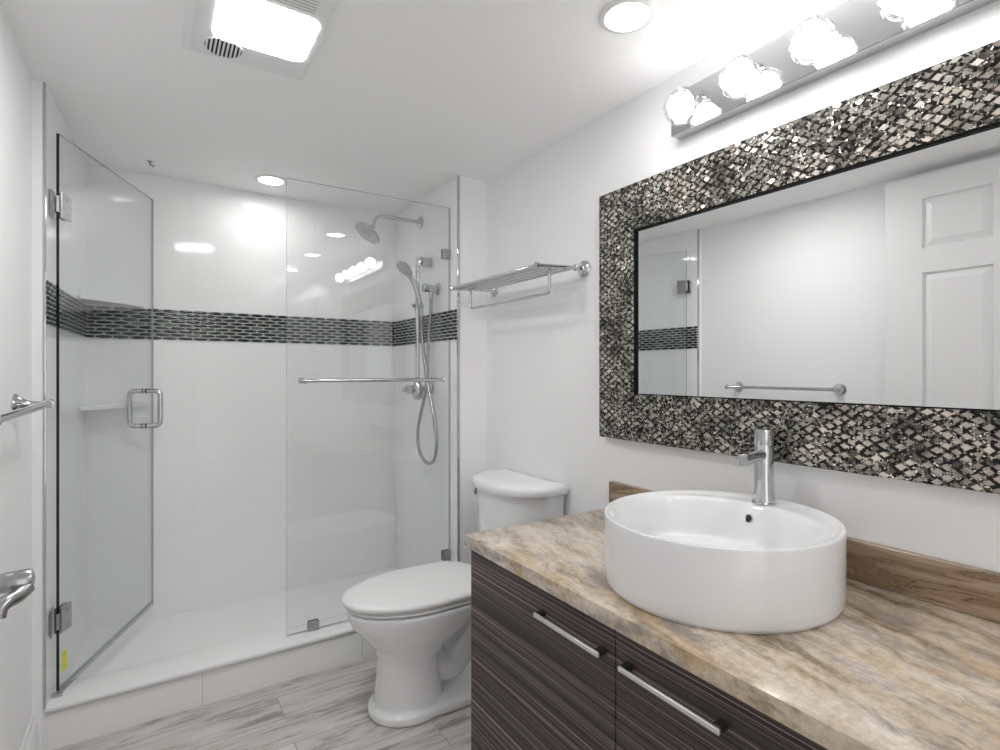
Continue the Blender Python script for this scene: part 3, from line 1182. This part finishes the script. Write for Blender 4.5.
# ------------------------------------------------------------------ corner shelves
def corner_shelf(z, label, r=0.230, th=0.018):
    b = BM()
    out = [(TLB - .004, YB - .001)]
    n = 24
    for k in range(n + 1):
        a_ = PI / 2 * k / n
        c_, s_ = math.cos(a_), math.sin(a_)
        e = 1.75
        yy_ = YB - .001 - r * abs(s_) ** e
        out.append((max(tlx(yy_) + .0003, TLB - .004 + r * abs(c_) ** e), yy_))
    loft(b, [[(x, y, z - th) for x, y in out], [(x, y, z) for x, y in out]])
    o = build('corner_shelf', b, M['curb_tile'], origin=(TL, YB, z - th))
    bv = o.modifiers.new('round', 'BEVEL'); bv.width = .002; bv.segments = 2; bv.limit_method = 'ANGLE'
    tag(o, label, 'shelf', 'white corner shelves in the shower')


corner_shelf(1.603, 'white corner shelf in the shower just above the dark mosaic band')
corner_shelf(1.120, 'white corner shelf in the shower below the dark mosaic band')

# ------------------------------------------------------------------ shower head
X = TR
shd = thing('overhead_shower', 'chrome overhead shower head on a bent wall arm, top of shower', 'shower head', (X, 2.768, 2.104))
b = BM()
lathe(b, (X - .0005, 2.768, 2.104), (-1, 0, 0), [(0, .034), (.003, .034), (.010, .028), (.014, .014), (.020, .0125)], 28)
part('wall_flange', b, M['chrome'], shd)
b = BM()
pts = [(X - .006, 2.768, 2.104), (X - .225, 2.768, 2.104)]
pts = [Vector(p) for p in pts] + [Vector((X - .225 - .045 * math.sin(a_), 2.768, 2.104 - .045 * (1 - math.cos(a_)))) for a_ in [PI / 2 * .92 * k / 7 for k in range(1, 8)]] 
pts.append(pts[-1] + (pts[-1] - pts[-2]).normalized() * .025)
tube(b, pts, .0105, 16)
part('arm', b, M['chrome'], shd)
he = pts[-1]
ax = Vector((-0.60, -0.02, -0.80)).normalized()
b = BM()
lathe(b, he + Vector((0, 0, .006)), ax, [(0, .012), (.004, .015), (.014, .016), (.020, .020), (.030, .040), (.042, .066), (.050, .076), (.056, .077), (.060, .074), (.060, .070)], 40)
sh = part('spray_head', b, M['chrome'], shd)
b = BM()
fc = he + Vector((0, 0, .006)) + ax * .0605
lathe(b, fc, ax, [(0, .070), (.001, .069), (.002, .02), (.005, .018), (.005, 0)], 40)
u_ = ax.orthogonal().normalized(); v_ = ax.cross(u_)
for rr, cnt in ((.030, 8), (.045, 14), (.060, 20)):
    for k in range(cnt):
        a_ = 2 * PI * k / cnt
        lathe(b, fc + ax * .0012 + (u_ * math.cos(a_) + v_ * math.sin(a_)) * rr, ax, [(0, .0024), (.0025, .0018), (.0027, 0)], 6)
part('spray_face', b, M['spray'], sh, 'grey nozzle face')

# ------------------------------------------------------------------ slide bar set with hand shower
bx, by = 1.180, 2.640
sl = thing('slide_bar', 'chrome vertical slide bar with a mixer at its foot on the shower wall', 'slide bar', (X, by, 1.15))
b = BM(); tube(b, [(bx, by, 1.190), (bx, by, 1.880)], .0115, 18)
part('bar', b, M['chrome'], sl)
b = BM(); box(b, bx - .004, X - .0005, by - .019, by + .019, 1.832, 1.880, .004, 2)
part('top_bracket', b, M['chrome'], sl)
b = BM()
lathe(b, (X - .0005, by, 1.178), (-1, 0, 0), [(0, .036), (.004, .036), (.012, .030), (.016, .020), (.06, .0185)], 28)
lathe(b, (bx, by, 1.120), (0, 0, 1), [(0, 0), (.002, .012), (.008, .022), (.020, .028), (.050, .030), (.078, .026), (.095, .018), (.105, .014)], 28)
mx_ = part('mixer_body', b, M['chrome'], sl)
b = BM()
lathe(b, (bx - .02, by, 1.176), (-1, -0.15, 0), [(0, .019), (.014, .021), (.018, .024), (.040, .025), (.044, .020), (.050, .011), (.064, .010), (.070, .006), (.071, 0)], 24)
part('mixer_knob', b, M['chrome'], mx_, 'chrome knob on the side of the mixer')
b = BM()
zc = 1.620
lathe(b, (bx, by, zc - .020), (0, 0, 1), [(0, .017), (.002, .019), (.038, .019), (.040, .017)], 24)
tube(b, [(bx - .012, by, zc), (bx - .034, by - .004, zc)], .010, 14)
lathe(b, (bx + .018, by, zc), (1, 0, 0), [(0, .010), (.012, .012), (.014, 0)], 16)
lathe(b, (bx + .004, by - .030, zc - .018), (-.28, -.1, 1), [(0, .014), (.034, .018), (.036, .013)], 20)
part('slider', b, M['chrome'], sl)

# hand shower
hsx = thing('hand_shower', 'chrome hand shower clipped to the slide bar holder', 'hand shower', (bx + .004, by - .030, 1.60))
b = BM()
hp = smooth_path([(bx + .012, by - .030, 1.572), (bx + .002, by - .030, 1.625), (bx - .016, by - .031, 1.69), (bx - .040, by - .033, 1.745), (bx - .072, by - .036, 1.785)], 6)
nh = len(hp)
rad = [.0105 + .0045 * (k / (nh - 1)) for k in range(nh)]
tube(b, hp, rad, 16)
part('handle', b, M['chrome'], hsx)
hc = Vector((bx - .088, by - .040, 1.806))
ax = Vector((-.66, -.12, -.74)).normalized()
b = BM()
lathe(b, hc - ax * .022, ax, [(0, .014), (.006, .026), (.016, .042), (.024, .048), (.030, .048), (.034, .044)], 32)
hh_ = part('spray_head', b, M['chrome'], hsx)
b = BM()
lathe(b, hc + ax * .0122, ax, [(0, .0435), (.001, .043), (.0015, .018), (.004, .016), (.004, 0)], 32)
u_ = ax.orthogonal().normalized(); v_ = ax.cross(u_)
for rr, cnt in ((.024, 8), (.035, 14)):
    for k in range(cnt):
        a_ = 2 * PI * k / cnt
        lathe(b, hc + ax * .013 + (u_ * math.cos(a_) + v_ * math.sin(a_)) * rr, ax, [(0, .0022), (.002, .0016), (.0022, 0)], 6)
part('spray_face', b, M['spray'], hh_, 'grey nozzle face')

# wall outlet for the hose
ox, oy, oz = 1.205, 2.552, 1.704
ou = thing('hose_outlet', 'round chrome hose outlet on the shower wall right of the slide bar', 'hose outlet', (X, oy, oz))
b = BM()
lathe(b, (X - .0005, oy, oz), (-1, 0, 0), [(0, .033), (.003, .033), (.009, .028), (.012, .018)], 28)
part('wall_flange', b, M['chrome'], ou)
b = BM()
lathe(b, (X - .010, oy, oz), (-1, 0, 0), [(0, .018), (.004, .019), (.050, .019), (.052, .022), (.072, .022), (.075, .018), (.076, 0)], 26)
lathe(b, (ox + .012, oy, oz - .012), (0, 0, -1), [(0, .013), (.018, .013), (.020, .0095), (.038, .0095)], 20)
part('outlet_body', b, M['chrome'], ou)
# hose
b = BM()
ctrl = [(bx + .013, by - .030, 1.568), (bx + .020, 2.630, 1.48), (bx + .026, 2.612, 1.34), (bx + .028, 2.590, 1.20), (bx + .022, 2.640, 1.06), (bx + .016, 2.672, .95), (bx + .018, 2.655, .85), (bx + .024, 2.590, .795),
        (bx + .032, 2.515, .81), (bx + .034, 2.480, .90), (bx + .034, 2.505, 1.02), (bx + .036, 2.570, 1.16), (bx + .038, 2.600, 1.26), (bx + .039, 2.588, 1.42), (bx + .037, 2.560, 1.56), (ox + .012, oy, 1.654)]
hpz = smooth_path(ctrl, 14)
tube(b, hpz, .0088, 12)
me_ = build('shower_hose', b, M['nickel'], origin=(X, 2.57, .79))
tag(me_, 'grey metal shower hose hanging in a long loop', 'hose')

# ------------------------------------------------------------------ towel rack on the right wall
tr_ = thing('towel_rack', 'chrome hotel towel rack with rails and a lower bar on the wall above the toilet', 'towel rack', (XR, 1.93, 1.66))
RZ = 1.668
ya, yb = 1.597, 2.262
for yy in (ya, yb):
    b = BM()
    lathe(b, (XR - .0005, yy, RZ + .006), (-1, 0, 0), [(0, .033), (.003, .034), (.008, .031), (.012, .020), (.022, .012), (.040, .010), (.042, .013), (.050, .013), (.052, .009)], 30)
    part('wall_flange', b, M['chrome'], tr_)
    b = BM()
    tube(b, [(XR - .045, yy, RZ + .006), (1.195, yy, RZ - .004)], [.0085, .0085], 14)
    lathe(b, (1.196, yy, RZ - .004), (-1, 0, 0), [(0, .0085), (.002, .012), (.012, .012), (.018, .007), (.019, 0)], 18)
    part('side_arm', b, M['chrome'], tr_)
for k in range(5):
    xx = 1.196 + k * 0.040
    b = BM()
    tube(b, [(xx, ya - .004, RZ - .004 + k * .0015), (xx, yb + .012, RZ - .004 + k * .0015)], .0078 if k else .0088, 12)
    part('rail', b, M['chrome'], tr_)
b = BM()
lx, lz = 1.262, 1.568
q = [(lx, 1.612, RZ - .004), (lx, 1.612, lz + .018)]
q += [(lx, 1.612 + .018 * (1 - math.cos(a_)), lz + .018 - .018 * math.sin(a_)) for a_ in [PI / 2 * k / 6 for k in range(1, 7)]]
q += [(lx, 2.215 - .018 + .018 * math.sin(a_), lz + .018 - .018 * math.cos(a_)) for a_ in [PI / 2 * k / 6 for k in range(0, 7)]]
q += [(lx, 2.215, RZ - .004)]
tube(b, q, .0062, 12)
part('lower_bar', b, M['chrome'], tr_)

# ------------------------------------------------------------------ towel bar on the left wall
lt = thing('wall_towel_bar', 'chrome towel bar with flared posts on the left painted wall', 'towel bar', (XL, 1.74, 1.18))
bz = 1.174
bxl = XL + .074
b = BM(); tube(b, [(bxl, 1.430, bz), (bxl, 2.085, bz)], .0095, 18)
for yy, s_ in ((1.430, -1), (2.085, 1)):
    lathe(b, (bxl, yy, bz), (0, s_, 0), [(0, .0095), (.001, .013), (.010, .014), (.016, .010), (.017, 0)], 20)
part('bar', b, M['chrome'], lt)
for yy in (1.455, 2.055):
    b = BM()
    lathe(b, (XL + .0005, yy, bz), (1, 0, 0), [(0, .032), (.003, .033), (.007, .031), (.015, .023), (.028, .014), (.045, .010), (.058, .009), (.060, .012), (.075, .012)], 28)
    part('post', b, M['chrome'], lt)

# ------------------------------------------------------------------ toilet
TY = 1.915
to = thing('toilet', 'white two-piece toilet with closed lid between vanity and shower', 'toilet', (1.0, TY, 0))


def egg(x0, x1, hw, z, n=56, pw=1.0, bw=0.8):
    """plan outline: round nose at x0, blunter tail at x1"""
    xc = x0 + (x1 - x0) * 0.52
    pts = []
    for k in range(n):
        a_ = 2 * PI * k / n
        c_, s_ = math.cos(a_), math.sin(a_)
        if c_ < 0:
            pts.append((xc + (xc - x0) * c_, TY + hw * (abs(s_) ** pw) * (1 if s_ >= 0 else -1), z))
        else:
            pts.append((xc + (x1 - xc) * (c_ ** bw), TY + hw * (abs(s_) ** (pw * .9)) * (1 if s_ >= 0 else -1), z))
    return pts


b = BM()
# bowl and front pedestal
loft(b, [egg(.670, .95, .131, 0.0), egg(.664, .955, .135, .008), egg(.666, .955, .134, .030), egg(.686, .945, .115, .040), egg(.690, .94, .110, .09), egg(.698, .93, .104, .15),
         egg(.700, .93, .104, .205), egg(.682, .97, .120, .25), egg(.645, 1.05, .150, .30), egg(.605, 1.13, .170, .345), egg(.590, 1.17, .181, .375), egg(.585, 1.19, .184, .395), egg(.587, 1.19, .183, .404)])
# foot plate running back to the wall
loft(b, [egg(.670, 1.26, .131, 0.0), egg(.664, 1.262, .136, .008), egg(.666, 1.26, .135, .030), egg(.69, 1.25, .115, .038)])
# rear deck carrying the tank
box(b, 1.02, 1.385, TY - .145, TY + .145, .33, .404, .02, 3)
# trapway
tube(b, smooth_path([(.86, TY, .20), (.93, TY, .13), (1.0, TY, .12), (1.06, TY, .19), (1.12, TY, .26), (1.19, TY, .22), (1.21, TY, .10), (1.21, TY, .01)], 8), .064, 24)
tube(b, smooth_path([(1.16, TY, .30), (1.20, TY, .36)], 4), .11, 20)
bo = part('bowl', b, M['porcelain'], to, angle=180)
rm = bo.modifiers.new('fuse', 'REMESH'); rm.mode = 'VOXEL'; rm.voxel_size = .005; rm.use_smooth_shade = True
sm = bo.modifiers.new('soften', 'SMOOTH'); sm.factor = .6; sm.iterations = 4
# seat ring and lid
b = BM()
def scale_out(o, s):
    cx_ = sum(p[0] for p in o) / len(o)
    return o
loft(b, [egg(.596, 1.135, .172, .4095, bw=.45), egg(.588, 1.138, .179, .4125, bw=.45), egg(.586, 1.140, .180, .419, bw=.45), egg(.592, 1.138, .176, .4235, bw=.45)])
part('seat', b, M['white_plastic'], to, angle=50)
b = BM()
loft(b, [egg(.582, 1.140, .178, .4300, bw=.45), egg(.572, 1.144, .186, .4325, bw=.45), egg(.568, 1.146, .189, .442, bw=.45), egg(.571, 1.145, .187, .4490, bw=.45), egg(.584, 1.138, .178, .4545, bw=.5),
         egg(.64, 1.10, .145, .4585, bw=.6), egg(.72, 1.02, .08, .4605, bw=.7), egg(.80, .93, .03, .461, bw=.8)])
part('lid', b, M['white_plastic'], to, angle=60)
for s_ in (-1, 1):
    b = BM()
    box(b, 1.125, 1.165, TY + s_ * .075 - .022, TY + s_ * .075 + .022, .404, .440, .007, 3)
    part('lid_hinge', b, M['white_plastic'], to)


def dshape(xf, xb, hw, z, bow=.15, n=48):
    """half-oval plan outline, flat against the wall"""
    pts = []
    for k in range(n + 1):
        t = math.cos(PI - PI * k / n)
        pts.append((xf + bow * (1 - max(0.0, 1 - abs(t) ** 2.6) ** .62), TY + .012 + hw * t, z))
    for r in ((xb - .004, TY + .012 + hw), (xb, TY + .008 + hw), (xb, TY + .016 - hw), (xb - .004, TY + .012 - hw)):
        pts.append((r[0], r[1], z))
    return pts


b = BM()
loft(b, [dshape(1.215, 1.402, .188, .405, .13), dshape(1.203, 1.404, .196, .425, .14), dshape(1.186, 1.408, .216, .60, .15), dshape(1.178, 1.410, .226, .767, .155)])
tk = part('tank', b, M['porcelain'], to, angle=40)
b = BM()
loft(b, [dshape(1.172, 1.412, .232, .768, .16), dshape(1.158, 1.414, .242, .773, .17), dshape(1.155, 1.415, .245, .786, .17), dshape(1.157, 1.415, .244, .800, .17), dshape(1.164, 1.412, .238, .808, .165), dshape(1.20, 1.40, .21, .814, .14), dshape(1.25, 1.37, .15, .816, .09)])
part('tank_lid', b, M['porcelain'], to, angle=50)
b = BM()
lathe(b, (1.262, TY + .205, .725), (-.45, 1, 0), [(0, .020), (.008, .020), (.010, .013), (.018, .013), (.019, .021), (.026, .022), (.030, .018), (.031, 0)], 24)
part('flush_lever', b, M['chrome'], to, 'chrome flush lever')
for s_ in (-1, 1):
    b = BM()
    lathe(b, (1.14, TY + s_ * .113, .040), (0, 0, 1), [(0, .012), (.006, .012), (.013, .008), (.015, 0)], 16)
    part('bolt_cap', b, M['white_plastic'], to)
